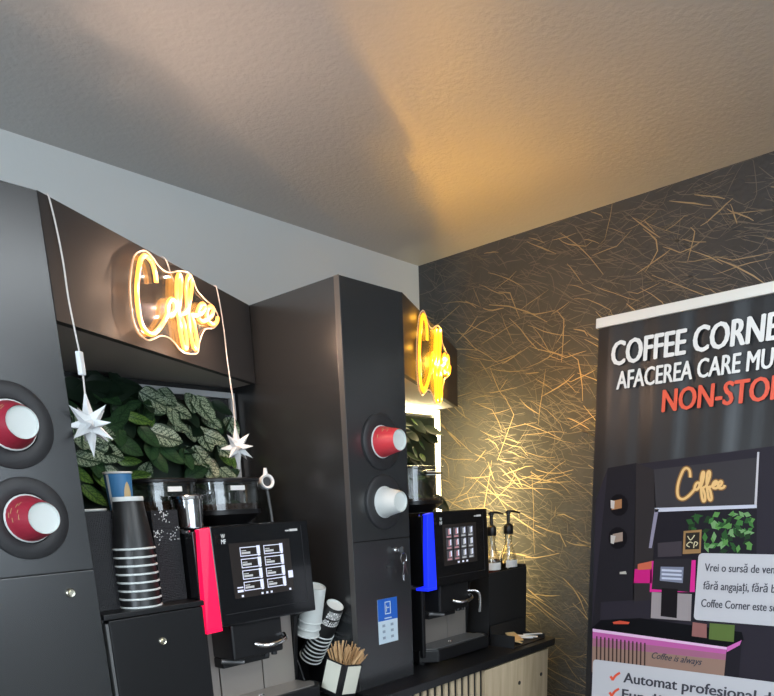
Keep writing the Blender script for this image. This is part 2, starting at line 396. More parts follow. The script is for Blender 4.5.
# overheads run back from the tower edge at an angle
ZB = 1.844
OV = [((.6595, 1.401), (1.402, 1.768)), ((1.6505, 1.401), (2.42, 1.78))]
YB = 1.883
for k, (A, B) in enumerate(OV):
    t = thing('overhead_cabinet', ('dark slanted overhead cabinet carrying the sign and hanging stars', 'dark slanted overhead cabinet beside the patterned wall, lit by a strip beneath')[k], 'cabinet', (A[0], A[1], ZB), group='overhead sign cabinets')
    d = (Vector(B) - Vector(A)).normalized(); n = Vector((-d.y, d.x)) * .018   # inward
    A_, B_ = Vector(A), Vector(B)
    q = [A_, B_, B_ + n, A_ + n]
    MB().prism([tuple(v) for v in q], ZB, ZT).build('front_panel', M_over, t, bevel=.0008, world=True)
    MB().prism([(A_.x + n.x + .02, A_.y + n.y + .013), (B_.x + n.x * 0 - .001, B_.y + n.y + .001), (B_.x - .001, YB - .001), (A_.x + .02, YB - .001)], ZB + .0155, ZT - .001).build('body', M_over, t, world=True)
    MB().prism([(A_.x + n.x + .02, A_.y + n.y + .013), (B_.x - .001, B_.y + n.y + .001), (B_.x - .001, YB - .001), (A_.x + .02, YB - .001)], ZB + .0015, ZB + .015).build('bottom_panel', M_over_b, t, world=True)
    bb = MB().box(XT[k] + TW + .0005, (1.4035, 2.42)[k], YB, YB + .016, CT, ZT - .002).build('back_board', M_lam)
    tag(bb, ('black board behind the foliage and bean hoppers of the red-lit machine', 'black board behind the foliage with the lit strip around it')[k], 'board', 'station back boards')

# LED frames
for k in (0, 1):
    x1 = (1.398, 2.416)[k]; x0 = XT[k] + TW + .02; w = .016; m = (M_led_off, M_led_on)[k]; zt = (1.830, 1.840)[k]
    t = thing('led_frame', ('unlit white strip frame around the leaf wall above the red-lit machine', 'lit warm white strip frame around foliage beside patterned wall')[k], 'light strip', ((x0 + x1) / 2, YB, 1.0), group='strip frames around the leaf walls')
    MB().box(x0, x1 - w, YB - .014, YB - .001, zt - w, zt).build('top_strip', m, t, world=True)
    MB().box(x1 - w, x1, YB - .014, YB - .001, CT + .01, zt).build('side_strip', m, t, world=True)
    if k == 1:
        for nm, lc, sx, sy in (('glow_top', ((x0 + x1) / 2, YB - .02, zt - .012), x1 - x0, .012), ('glow_side', (x1 - .01, YB - .02, 1.42), .012, .8)):
            l = area('strip_light', lc, (0, 0, 0), sx, sy, (1.2, 1.0)[nm == 'glow_side'], (1, .80, .42))
            l.rotation_euler = (math.radians(-90), 0, 0)
            if nm == 'glow_side': l.rotation_euler = (0, math.radians(-90), 0); l.data.size, l.data.size_y = .8, .012; l.data.energy = 8.5; l.data.color = (1, .78, .36); lc = (x1 + .004, YB - .008, 1.42)
            l.parent = t; l.location = Vector(lc) - t.location

# ------------------------------------------------------------------ neon signs
SO = Vector((120, 240)); SS = 5.8
STROKES = dict(
 letter_c=[(210,245),(205,200),(190,140),(165,103),(140,92),(118,120),(105,190),(98,270),(100,350),(110,430),(130,500),(160,538),(190,545),(222,520),(252,478),(275,435)],
 letter_o=[(275,435),(276,385),(288,350),(304,344),(318,365),(319,405),(303,438),(284,436),(275,405),(284,358)],
 letter_f=[(318,400),(334,410),(350,320),(354,240),(346,203),(334,215),(329,285),(334,385),(346,490),(360,580),(374,630),(388,620),(386,560),(372,490),(356,440),(376,425)],
 letter_f2=[(376,425),(392,400),(410,320),(416,250),(406,210),(391,225),(386,300),(392,400),(405,500),(421,600),(438,634),(448,610),(441,550),(427,480),(414,440),(440,438)],
 letter_e=[(440,438),(474,422),(492,390),(480,370),(461,385),(450,420),(458,458),(480,473),(505,462)],
 letter_e2=[(505,462),(530,440),(540,405),(528,385),(510,400),(503,435),(512,473),(535,489),(560,478),(567,450)])
OUTL = [(130,62),(85,90),(65,180),(58,270),(65,380),(80,470),(110,540),(160,580),(200,572),(235,556),(280,565),(320,600),(355,645),(400,660),(450,655),(460,600),(480,540),(500,515),(545,510),(572,470),(565,430),(540,385),(500,350),(460,310),(440,275),(425,230),(395,190),(340,180),(300,188),(260,180),(220,145),(190,100),(160,70)]
A1, B1 = (Vector(v) for v in OV[0]); d1 = (B1 - A1).normalized(); n1 = Vector((d1.y, -d1.x))
def panel_uv(p, off):
    x, y = SO.x + p[0] / SS, SO.y + p[1] / SS
    o = Vector((A1.x + n1.x * off, A1.y + n1.y * off, 0)); N = Vector((n1.x, n1.y, 0)); r = ray(x, y); P = O(r * (N.dot(o) / N.dot(r)))
    return (Vector((P.x, P.y)) - A1 - n1 * off).dot(d1), P.z
U0, V0 = .40, 1.94
sign_parts = {}; sign_parts2 = {}
for nm, pts in STROKES.items():
    q = [Vector((panel_uv(p, .038)[0] - U0, -.038, panel_uv(p, .038)[1] - V0)) for p in pts]
    sign_parts2[nm] = MB().tube(smooth_path(q, 4), .0068, 8).mesh(nm, M_neon2, smooth=True)  # second sign's tubes thickened to stand in for bloom
    sign_parts[nm] = MB().tube(smooth_path(q, 4), .0050, 8).mesh(nm, M_neon, smooth=True)
oq = [Vector((panel_uv(p, .03)[0] - U0, -.030, panel_uv(p, .03)[1] - V0)) for p in OUTL]
oq = smooth_path(oq, 3, True)
back_me = MB().slab(oq, (0, .004, 0)).mesh('backing', M_clear)
edge_me = MB().tube(oq + [oq[0]], .0016, 6, False).mesh('backing_edge', M_clear_edge)
for k, (A, B) in enumerate(OV):
    A_, B_ = Vector(A), Vector(B); d = (B_ - A_).normalized()
    uo = (U0, .36)[k]; vo = (V0, 1.920)[k]
    t = thing('neon_sign', ('glowing orange Coffee neon sign in full view above the leaf wall', 'glowing amber neon sign seen almost edge-on beside the patterned wall')[k], 'neon sign', (A_.x + d.x * uo, A_.y + d.y * uo, vo), (0, 0, math.atan2(d.y, d.x)), 'Coffee neon signs')
    if k: t.scale = (1.4, .6, 1.36)
    for nm, me in sign_parts.items():
        if k == 1: me = sign_parts2[nm]
        link(nm.rstrip('2'), me, t)
    link('backing', back_me, t); link('backing_edge', edge_me, t)
    for sx, sz in ((-.15, .03), (-.09, -.065), (.0, .055), (.03, -.07), (.13, -.01)):
        MB().tube([(sx, -.030, sz), (sx, 0, sz)], .003, 10).build('standoff', M_chrome, t, smooth=True)
    if k == 0: MB().tube(smooth_path([(-.005, -.026, .058), (-.008, -.018, .075), (-.003, -.010, .095), (-.002, .0, ZT - vo + .003), (.0, .03, ZT - vo + .004)], 4), .0016, 6).build('power_cord', M_wire, t, smooth=True)
    def lamp_at(p, e, col):
        l = bpy.data.lights.new('tube_light', 'POINT'); l.energy = e; l.shadow_soft_size = 0; l.color = col
        lo = bpy.data.objects.new('tube_light', l); COL.objects.link(lo); lo.parent = t; lo.location = p
    for nm, pts in STROKES.items():                     # light given off along the tubes
        q = [panel_uv(p, .038) for p in pts]
        for i in range(1, len(q), 3):
            u, v = q[i][0] - U0, q[i][1] - V0
            if k == 0: lamp_at((u, -.052, v), .34, (1, .68, .48)); lamp_at((u, -.020, v), .018, (1, .42, .14))
            else:
                if nm in ('letter_e', 'letter_e2', 'letter_f2'): lamp_at((u, -.055, v), 1.1, (1, .49, .055))
                lamp_at((u, -.022, v), .11, (1, .46, .04))

# ------------------------------------------------------------------ hanging star lanterns
def star(loc, label, top, has_switch):
    t = thing('star_lantern', label, 'star lantern', loc, (0, 0, math.radians(26)), 'hanging white stars')
    b = MB(); dirs = []
    for a in range(6): dirs.append((Vector((math.sin(math.pi * a / 3), 0, math.cos(math.pi * a / 3))), .063 if a % 3 == 0 else .060))
    for sg in (-1, 1):
        for a in range(3): dirs.append((Vector((math.sin(math.pi * (a / 1.5 + .12)), sg * .9, math.cos(math.pi * (a / 1.5 + .12)))).normalized(), .050))
        dirs.append((Vector((0, sg, 0)), .050))
    for dd, ln in dirs:
        o1 = dd.orthogonal().normalized(); o2 = dd.cross(o1); r = .0125
        base = [dd * .010 + (o1 * math.cos(i * math.pi / 2) + o2 * math.sin(i * math.pi / 2)) * r for i in range(4)]
        vs = [b.bm.verts.new(p) for p in base]; tip = b.bm.verts.new(dd * ln)
        for i in range(4): b.bm.faces.new((vs[i], vs[(i + 1) % 4], tip))
    bmesh.ops.create_icosphere(b.bm, subdivisions=1, radius=.0165)
    b.build('star', M_whiteplast, t)
    h = top - loc[2]
    pts = [(0, 0, .055)] + [(.003 * math.sin(i * 1.7), .0165 * (i / 6) ** 2, .055 + (h - .055) * i / 6) for i in range(1, 6)] + [(0, .0165, h - .004), (0, .0215, h + .0022), (0, .032, h + .0022)]
    MB().tube(smooth_path(pts, 4), .0017, 6).build('cord', M_wire, t, smooth=True)
    if has_switch: MB().box(-.006, .006, -.005, .005, .088, .130).build('switch', M_whiteplast, t, bevel=.002)
    return t
def on_panel(u, off): p = A1 + d1 * u + n1 * off; return p
p = on_panel(.0245, .020); star((p.x, p.y, 1.664), 'white pointed star lantern with a switch on its cord, beside the tower of red cups', ZT, True)
p = on_panel(.635, .020); star((p.x, p.y, 1.655), 'white pointed star lantern hanging over the bean hoppers', ZT, False)

# ------------------------------------------------------------------ leaf walls
def leaf_mesh(name, m, ln, wd, cup_, droop, heart):
    b = MB(); uvl = b.bm.loops.layers.uv.new('UVMap'); nu, nv = 8, 4; grid = []
    for i in range(nu + 1):
        u = i / nu
        w = wd * .5 * (math.sin(math.pi * min(1, (u + heart) / (1 + heart)) ** .8)) ** .75 if 0 < u < 1 else (wd * .12 if u == 0 else 0)
        row = []
        for j in range(-nv // 2, nv // 2 + 1):
            v = j / (nv / 2); row.append((b.bm.verts.new((v * w, cup_ * abs(v) ** 1.5 * w - droop * u * u * ln + .0, u * ln)), (u, v * w / wd)))
        grid.append(row)
    for r0, r1 in zip(grid, grid[1:]):
        for a, b_, c, d in zip(r0, r0[1:], r1[1:], r1):
            try: f = b.bm.faces.new((a[0], b_[0], c[0], d[0]))
            except ValueError: continue
            for lp, q in zip(f.loops, (a, b_, c, d)): lp[uvl].uv = q[1]
    return b.mesh(name, m, smooth=True, recalc=False)
LV = [leaf_mesh('leaf', M_leaf_v, .082, .058, -.25, .25, .10), leaf_mesh('leaf', M_leaf_v, .070, .054, -.15, .45, .18)]
LG = [leaf_mesh('leaf', M_leaf_g, .075, .045, -.3, .4, .08), leaf_mesh('leaf', M_leaf_d, .085, .05, -.3, .5, .1), leaf_mesh('leaf', M_leaf_d, .065, .04, -.3, .4, .1)]
LL = [leaf_mesh('leaf', M_leaf_l, .065, .030, -.35, .45, .05)]
def put_leaf(t, me, x, y, z, ang, tilt, s, tw=0):
    o = link('leaf', me, t); o.location = Vector((x, y, z)) - t.location
    # leaf lies along local z in the x-z plane; ang turns it in that plane, tilt leans its tip off the wall
    o.rotation_euler = (Matrix.Rotation(ang, 3, 'Y') @ Matrix.Rotation(tw, 3, 'Z') @ Matrix.Rotation(tilt, 3, 'X')).to_euler(); o.scale = (s, s, s); return o
# placed big leaves read off the photograph: pixel of leaf middle, direction in degrees clockwise from up, size, kind
pl = thing('leaf_wall', 'artificial leaf wall with large white-veined leaves behind the hanging stars', 'artificial plant', (1.03, YB - .002, CT), group='leaf walls')
MB().box(XT[0] + TW + .025, 1.36, YB - .010, YB - .003, 1.35, 1.80).build('backing_mat', M_leaf_d, pl, world=True)
R = random.Random(21)
for i in range(95):
    x = R.uniform(.72, 1.345); z = R.uniform(1.40, 1.79)
    if x > 1.18 and z > 1.75: continue
    put_leaf(pl, R.choice(LG), x, YB - R.uniform(.012, .03), z, R.uniform(0, 6.28), R.uniform(.15, .7), R.uniform(.8, 1.15), R.uniform(-.5, .5))
BIG = [(160,407,95,1.0,'v'),(168,400,150,.9,'v'),(202,411,165,1.15,'v'),(178,430,150,.9,'v'),(164,438,115,1.1,'v'),(188,437,200,.95,'v'),(205,440,170,1.0,'v'),
       (108,455,120,1.2,'v'),(98,432,100,1.0,'v'),(82,445,200,1.0,'v'),(232,428,170,.85,'v'),(222,450,140,1.0,'v'),(201,458,160,.95,'v'),(146,470,20,.9,'v'),
       (141,420,110,1.0,'l'),(150,425,200,.9,'l'),(95,500,150,1.2,'l'),(84,478,140,1.0,'l'),(100,487,170,1.1,'l'),(138,473,70,1.1,'l'),(232,466,200,.9,'l'),(131,459,80,.9,'l'),
       (75,425,190,.9,'v'),(122,415,40,.9,'g'),(105,398,140,1.1,'g'),(125,402,70,1.0,'g'),(118,440,200,1.0,'g'),(130,448,130,1.0,'g'),(185,462,190,1.0,'g'),(170,458,150,1.0,'g'),(216,428,190,.9,'g'),(95,470,200,1.0,'g'),(210,470,160,1.0,'v'),(228,478,150,.9,'v'),(150,455,210,1,'g'),(84,412,200,1,'g'),(78,392,130,1.1,'d'),(90,391,60,1.1,'d'),(102,389,110,1.1,'d'),(113,391,70,1.1,'d'),(122,389,100,1.0,'d'),(96,384,150,1.0,'d'),(114,384,200,.9,'d'),(148,440,160,1,'g'),(152,398,120,.9,'v'),(182,414,130,.85,'v'),(192,405,200,.9,'v'),(212,425,150,.9,'v'),(172,418,200,.8,'v'),(216,440,120,.85,'v'),(190,458,140,.9,'v'),(224,462,170,.9,'l'),(112,478,150,.9,'v'),(88,462,120,.9,'v'),(158,465,170,1,'g'),(220,410,150,.8,'d'),(190,420,190,.9,'d'),(145,405,200,.9,'d'),(112,425,70,.9,'g')]
for i, (px_, py_, dg, s, kd) in enumerate(BIG):
    y = YB - .045 - .006 * (i % 5)
    c = mY(px_, py_, y); a = math.radians(dg); ln = .075 * s
    me = {'v': LV[i % 2], 'l': LL[0], 'g': LG[0], 'd': LG[1]}[kd]
    put_leaf(pl, me, c.x - math.sin(a) * ln * .5, y + .012, c.z - math.cos(a) * ln * .5, a, .30, s, R.uniform(-.25, .25))
pl2 = thing('leaf_wall', 'artificial leaf wall inside the lit strip frame beside the patterned wall', 'artificial plant', (2.05, YB - .002, CT), group='leaf walls')
MB().box(XT[1] + TW + .025, 2.385, YB - .010, YB - .003, 1.35, 1.81).build('backing_mat', M_leaf_d, pl2, world=True)
for i in range(80):
    x = R.uniform(1.95, 2.325); z = R.uniform(1.5, 1.80)
    put_leaf(pl2, R.choice(LG + LG + LL), x, YB - R.uniform(.012, .04), z, R.gauss(3.14, .6), R.uniform(.2, .6), R.uniform(.6, 1.0), R.uniform(-.5, .5))

# ------------------------------------------------------------------ counters
for k in (0, 1):
    x0 = XT[k] + (TW + .003 if k == 0 else -.02); x1 = (1.360, 2.400)[k]
    x0 = (.42, 1.384)[k]
    yc = 1.303
    pts = [(x0, yc), (x1 - .02, yc), (x1 - .006, yc + .006), (x1, yc + .02), (x1, 1.88), (x0, 1.88)]
    # worktop wraps around the tower foot: front strip plus the bay beside it
    b = MB().prism([(x0, yc), (x1 - .02, yc), (x1 - .006, yc + .006), (x1, yc + .02), (x1, YB - .001), (XT[k] + TW + .001, YB - .001), (XT[k] + TW + .001, TY - .001), (x0, TY - .001)], CT - .026, CT)
    wt = b.build('worktop', M_counter, bevel=.002)
    tag(wt, ('black worktop under the red-lit coffee machine', 'black worktop above the pale wood counter front')[k], 'worktop', 'station worktops')
    t = thing('counter_cabinet', ('pale wood counter cabinet below the red-lit machine', 'pale wood slatted counter cabinet beside the patterned wall')[k], 'cabinet', ((x0 + x1) / 2, 1.35, 0), group='counter cabinets')
    xe = (1.36, 2.347)[k]
    xs = x0 + .012
    MB().box(XT[k] + TW + .004, xe - .002, 1.42, YB - .01, .0, CT - .027).box(xs, xe - .002, yc + .026, TY - .004, .0, CT - .027).build('body', M_plast_m, t, world=True)
    xd = xe - .425
    MB().box(xd, xe, yc + .010, yc + .025, .06, CT - .034).build('door', M_oak, t, bevel=.001, world=True)
    for hx in (xe - .205, xe - .050):
        MB().lathe([(0, .002), (.007, .002), (.0075, 0), (0, 0)], (hx, yc + .010, .832), (0, -1, 0), 20).build('hole_cap', M_plast_m, t, world=True)
    xx = xd - .036
    sl = MB().box(0, .017, 0, .008, .06, CT - .034).mesh('slat', M_oak, bevel=.001)
    while xx > xs:
        o = link('slat', sl, t); o.location = Vector((xx, yc + .018, 0)) - t.location; xx -= .036

# ------------------------------------------------------------------ coffee machines
def machine(k):
    X0 = (1.094, 1.920)[k]; Y0 = 1.400
    t = thing('coffee_machine', ('black coffee machine with a glowing red side panel and button screen', 'black coffee machine with a glowing blue side panel and picture menu')[k], 'coffee machine', (X0, Y0, CT), group='coffee machines')
    led = (M_led_red, M_led_blue)[k]
    rx = Matrix.Rotation(math.radians(-2.5), 3, 'X'); pv = Vector((0, 0, .272))
    # housing
    MB().box(-.165, .165, .12, .46, .03, .492).build('housing', M_plast, t, bevel=.006)
    MB().box(-.184, -.167, .03, .40, .03, .255).build('side_cheek', M_plast, t, bevel=.004)
    ck = MB().slab([(.150, .105, .05), (.150, .40, .05), (.150, .40, .285), (.150, .03, .285), (.150, .03, .26), (.150, .085, .24)], (.0145, 0, 0)).build('side_cheek', M_plast, t, bevel=.003)
    # side wing with dark window
    wg = MB().box(-.184, -.150, .022, .40, .268, .488).build('head_side', M_gloss, t, bevel=.002)
    MB().box(-.187, -.184, .03, .36, .485, .4915).build('trim', M_chrome, wg)
    # display head
    dh = MB().box(-.1455, .157, 0, .11, .262, .4985, rx, pv).build('display_head', M_gloss, t, bevel=.004)
    MB().box(-.130, .130, -.0006, .0, .2905, .2915, rx, pv).box(.131, .132, -.0006, 0, .2905, .486, rx, pv).build('bezel_line', M_ring, dh)
    # light panels
    def sp(x, z, y): return (x, y, z)
    lp = MB().slab([sp(-.174, .492, .008), sp(-.148, .496, .004), sp(-.146, .264, -.003), sp(-.187, .262, .0)], (0, .018, 0)).build('light_panel', led, t, bevel=.001)
    MB().slab([sp(-.187, .2615, .0), sp(-.146, .2635, -.003), sp(-.146, .2635, .05), sp(-.187, .2615, .05)], (0, 0, -.008)).build('light_foot', led, lp)
    MB().slab([sp(.1575, .487, .012), sp(.162, .487, .02), sp(.162, .43, .02), sp(.1575, .43, .012)], (0, .02, 0)).build('light_panel', led, t)
    # screen
    def sq(mb, x0, x1, z0, z1, y=-.0012): return mb.box(x0, x1, y, y + .0008, z0, z1, rx, pv)
    sc = sq(MB(), -.098, .088, .325, .456, -.0006).build('screen', M_scr, dh)
    if k == 0:
        for c in range(2):
            for r in range(4):
                xa = -.068 + .072 * c; za = .4245 - .0275 * r
                sq(sq(sq(MB(), xa, xa + .050, za + .0185, za + .0205), xa, xa + .0018, za, za + .020), xa, xa + .060, za - .0015, za + .0006).build('button_frame', M_scr_lit, sc)
                sq(sq(MB(), xa + .050, xa + .060, za + .002, za + .022), xa + .053, xa + .058, za - .003, za + .004).build('cup_icon', M_scr_lit, sc)
                sq(sq(MB(), xa + .004, xa + .030, za + .004, za + .009), xa + .004, xa + .018, za + .011, za + .013).build('caption', M_scr_grey, sc)
        sq(MB(), .074, .089, .358, .376).build('button_frame', M_scr_lit, sc)
        b = MB(); sq(b, -.088, -.071, .339, .345); sq(b, -.088, -.071, .349, .352); b.build('button_frame', M_scr_lit, sc)
        for xx in (-.075, -.015, .0, .014, .075): sq(MB(), xx - .003, xx + .003, .327, .332).build('dot', M_scr_lit, sc)
    else:
        for c in range(4):
            for r in range(3):
                xa = -.082 + .040 * c; za = .415 - .036 * r; m = M_scr_pink if c < 2 else M_scr_grey
                sq(sq(MB(), xa + .012, xa + .024, za + .008, za + .026), xa + .004, xa + .026, za - .001, za + .004).build('drink_icon', m, sc)
                sq(MB(), xa + .020, xa + .026, za + .010, za + .028, -.0016).build('cup_icon', M_scr_lit, sc)
                sq(MB(), xa, xa + .032, za - .003, za + .030, -.0009).build('drink_tile', M_scr_dim, sc)
        for xx in (-.02, .005, .028): sq(MB(), xx - .005, xx + .005, .329, .335).build('dot', M_scr_lit, sc)
    lo = Vector((X0, Y0, CT))
    text_obj('logo', 'W', M_print_w, dh, lo + Vector((-.125, -.0035, .470)), (1, 0, 0), (0, 0, 1), h=.010, w=.011, offset=.02)
    text_obj('logo', 'MF', M_print_w, dh, lo + Vector((-.125, -.0030, .457)), (1, 0, 0), (0, 0, 1), h=.011, w=.013, offset=.02)
    b = MB(); sq(b, .078, .090, .4745, .4775); sq(b, .092, .118, .4735, .4795); b.build('model_mark', M_scr_grey, dh)
    # brew bay: steel splash panels, spout, drip tray
    MB().box(-.166, -.102, .098, .104, .045, .268).build('splash_panel', M_steel, t, bevel=.001)
    MB().box(-.098, .036, .098, .104, .045, .150).build('splash_panel', M_steel, t, bevel=.001)
    MB().box(.040, .148, .098, .104, .045, .250).build('splash_panel', M_steel, t, bevel=.001)
    s_ = MB().box(-.112, .046, .012, .11, .172, .262).build('spout_block', M_plast, t, bevel=.006)
    MB().box(-.112, .036, .06, .108, .146, .172).build('spout_base', M_plast_m, s_, bevel=.004)
    MB().tube(smooth_path([(-.045, .010, .205), (-.03, -.006, .200), (.0, -.014, .2005), (.035, -.010, .207), (.047, .010, .215)], 4), .0065, 10).build('spout_bar', M_chrome, s_, smooth=True)
    MB().tube([(-.005, .02, .200), (-.005, .02, .165)], .008, 10).tube([(.02, .02, .200), (.02, .02, .165)], .008, 10).build('nozzle', M_plast, s_, smooth=True)
    MB().tube([(-.12, .055, .168), (-.07, .03, .160)], .006, 10).build('lever', M_steel_d, s_, smooth=True)
    if k == 1: MB().tube(smooth_path([(.055, .03, .225), (.075, .0, .225), (.088, -.008, .205), (.090, -.006, .150)], 4), .005, 10).build('water_pipe', M_chrome, s_, smooth=True)
    tr = MB().prism([(-.186, .045), (-.140, .0), (.150, .0), (.182, .035), (.182, .058), (.164, .066), (.164, .30), (-.186, .30)], .012, .054).build('drip_tray', M_plast, t, bevel=.004)
    MB().prism([(-.172, .050), (-.134, .014), (.145, .014), (.166, .04), (.166, .056), (.150, .064), (.150, .097), (-.172, .097)], .054, .0565).build('tray_plate', M_steel_d if k else M_steel, tr)
    MB().lathe([(0, .003), (.006, .003), (.008, .0), (0, 0)], (-.01, .05, .0565), (0, 0, 1), 14).build('drain', M_chrome, tr)
    for fx in (-.15, .14):
        for fy in (.07, .40): MB().lathe([(0, .03), (.016, .03), (.016, 0), (0, 0)], (fx, fy, 0), (0, 0, 1), 14).build('foot', M_plast_m, t)
    # bean hoppers
    for i, (hx0, hx1) in enumerate(((-.190, -.016), (-.012, .188 + .01 * k))):
        cx_ = (hx0 + hx1) / 2; w = (hx1 - hx0) / 2; hy = .285; zt = (.604, .640)[k]
        def rr(sx, sy, z): return [(cx_ + sx * math.copysign(abs(math.cos(a)) ** .6, math.cos(a)), hy + sy * math.copysign(abs(math.sin(a)) ** .6, math.sin(a)), z) for a in [2 * math.pi * j / 32 for j in range(32)]]
        def shell(mb, secs, cap0=True, cap1=True):
            rings = [[mb.bm.verts.new(p) for p in rr(*s)] for s in secs]
            for a, b_ in zip(rings, rings[1:]):
                for j in range(32): mb.bm.faces.new((a[j], a[(j + 1) % 32], b_[(j + 1) % 32], b_[j]))
            if cap0: mb.bm.faces.new(rings[0][::-1])
            if cap1: mb.bm.faces.new(rings[-1])
            return mb
        bs = shell(MB(), [(w * .62, .055, .488), (w * .66, .06, .497), (w * .97, .088, .520), (w * .97, .088, .532)]).build('hopper_base', M_plast, t, smooth=True)
        hp = shell(MB(), [(w * .95, .086, .532), (w * .97, .088, zt)], False, False).build('hopper', M_hop, t, smooth=True)
        shell(MB(), [(w * .98, .089, zt), (w * 1.0, .091, zt + .002), (w * 1.0, .091, zt + .008), (w * .94, .085, zt + .011)]).build('lid', M_plast if k == 0 else M_hop, hp, smooth=True)
        shell(MB(), [(w * .90, .080, .533), (w * .90, .080, (.560, .548)[i] if k == 0 else .54)]).build('beans', M_beans, hp)
        MB().box(cx_ - w * .3, cx_ + w * .15, hy - .0935, hy - .0895, zt - .022, zt - .010).build('tag', M_whiteplast, hp)
        if k == 1: MB().tube([(cx_ - w * .4, hy - .092, zt - .016), (cx_ + w * .4, hy - .092, zt - .016)], .004, 8).build('clip', M_plast, hp, smooth=True)
    return t
m1 = machine(0); m2 = machine(1)
# chrome canister on the wing of the first machine
c = thing('metal_canister', 'shiny steel canister with a lid on top of the red-lit machine', 'canister', (.893, 1.487, CT + .4928))
c.location = (.989, 1.553, CT + .4925); c.scale = (1.22, 1.22, .98)
MB().lathe([(0, 0), (.026, 0), (.0285, .002), (.030, .058), (0, .058)]).build('can', M_chrome, c, smooth=True)
MB().lathe([(.0298, .0585), (.0305, .0585), (.031, .070), (.035, .0715), (.0355, .078), (.034, .080), (0, .080)]).build('lid', M_chrome, c, smooth=True)

# small white round fitting on a stem behind machine 1
p = mY(264.5, 482, 1.64)
t = thing('round_fitting', 'small white ring-shaped fitting on a thin grey stem behind the red-lit machine', 'fitting', (p.x + .01, 1.64, CT + .4925))
MB().tube(smooth_path([(.006, 0, 0), (.004, 0, .03), (-.006, -.002, p.z - CT - .4925 - .012)], 4), .0042, 10).build('stem', M_steel_d, t, smooth=True)
hz = p.z - t.location.z; ax = Vector((-.25, -.95, .12)).normalized(); hc = Vector((-.008, -.006, hz))
MB().lathe([(.013, .004), (.0145, .010), (.019, .012), (.0215, .008), (.021, 0), (.018, -.020), (0, -.024)], hc, ax, 24).build('ring', M_whiteplast, t, smooth=True)
MB().lathe([(0, .003), (.013, .003)], hc, ax, 20).build('recess', M_ring, t)
MB().tube([hc + Vector((.002, .004, .018)), hc + Vector((.001, .002, .038))], [.008, .0045], 10).build('knob', M_whiteplast, t, smooth=True)

# ------------------------------------------------------------------ cooler with cup tubes on top
zc = 1.292
t = thing('milk_cooler', 'black lockable cooler box carrying stacked black cups, beside the red light', 'cooler', (.78, 1.42, CT))
MB().box(.668, .902, 1.420, 1.82, CT + .008, zc).build('body', M_plast, t, bevel=.003, world=True)
dr = MB().box(.674, .902, 1.400, 1.418, CT + .012, zc - .014).build('door', M_plast, t, bevel=.002, world=True)
MB().box(.664, .906, 1.398, 1.42, zc - .012, zc).build('top_rim', M_plast, t, bevel=.002, world=True)
MB().box(.6665, .6725, 1.401, 1.420, CT + .012, zc - .02).build('hinge_strip', M_steel_d, t, world=True)
lk = mY(163, 641, 1.398)
MB().lathe([(0, .006), (.004, .006), (.0045, .004), (.0075, .005), (.009, .003), (.0095, 0), (0, 0)], (lk.x, 1.400, lk.z), (0, -1, 0)).build('lock', M_brass, dr, smooth=True, world=True)
for fx in (.69, .88):
    for fy in (1.44, 1.79): MB().box(fx - .012, fx + .012, fy - .012, fy + .012, CT, CT + .009).build('foot', M_plast_m, t, world=True)

def tube_holder(x, y, w, h, label):
    t = thing('cup_tube', label, 'cup holder', (x, y, zc), group='black cup tubes on the cooler')
    b = MB(); hw = w / 2; th = .003
    b.box(-hw, hw, -hw, -hw + th, 0, h).box(-hw, hw, hw - th, hw, 0, h).box(-hw, -hw + th, -hw + th, hw - th, 0, h).box(hw - th, hw, -hw + th, hw - th, 0, h).box(-hw + th, hw - th, -hw + th, hw - th, 0, .003)
    b.build('sleeve', M_perf, t)
    return t
def perf_mat():
    m = mat('perforated_black', (.010, .010, .013), .45); nt = m.node_tree; N = nt.nodes; L = nt.links
    tc = N.new('ShaderNodeTexCoord'); v = N.new('ShaderNodeTexVoronoi'); v.inputs['Scale'].default_value = 260; v.inputs['Randomness'].default_value = .25
    bp = N.new('ShaderNodeBump'); bp.inputs['Strength'].default_value = .8; bp.inputs['Distance'].default_value = .003
    L.new(tc.outputs['Object'], v.inputs['Vector']); L.new(v.outputs['Distance'], bp.inputs['Height']); L.new(bp.outputs['Normal'], N['Principled BSDF'].inputs['Normal']); return m
M_perf = perf_mat()
TH = .208
ta = tube_holder(.712, 1.50, .080, TH, 'black textured cup tube beside the tower of red cups')
tb = tube_holder(.7945, 1.5305, .082, TH, 'black textured cup tube holding the blue cup')
tcx = tube_holder(.871, 1.497, .066, TH - .004, 'black textured cup tube with white specks beside the steel canister')
sp_ = MB(); R = random.Random(4)
for i in range(70):
    g = R.choice(((-.004, .190, .010), (-.022, .150, .012), (.016, .150, .012))); x = R.gauss(g[0], g[2] * .6); z = R.gauss(g[1], g[2] * .7); s = R.uniform(.0006, .0014)
    sp_.box(x - s, x + s, -.0336, -.0332, z - s, z + s)
sp_.build('specks', M_print_w, tcx)
cup('paper_cup', 'white-rimmed paper cup in the black tube beside the tower', 'cup', M_white, .10, .0365, .028, 'cups in the black tubes', (.712, 1.50, zc + TH - .095))
bc = cup('paper_cup', 'blue paper cup with a tan leaf print rising behind the black cups', 'cup', M_blue, .110, .030, .0235, 'cups in the black tubes', (.803, 1.525, zc + TH - .028))
b = MB()
lf = []
for i in range(17):
    a = 2 * math.pi * i / 16; lf.append((math.radians(-82) + .30 * math.cos(a) * (1 - .4 * math.sin(a)), .066 + .022 * math.sin(a)))
def oncup(a, z, rb=.0235, rt_=.030, h=.110, e=.0008): r = rb + (rt_ - rb) * z / h + e; return Vector((r * math.cos(a), r * math.sin(a), z))
cc = b.bm.verts.new(oncup(math.radians(-82), .066, e=.0022)); ring = [b.bm.verts.new(oncup(a, z)) for a, z in lf[:16]]
for i in range(16): b.bm.faces.new((cc, ring[i], ring[(i + 1) % 16]))
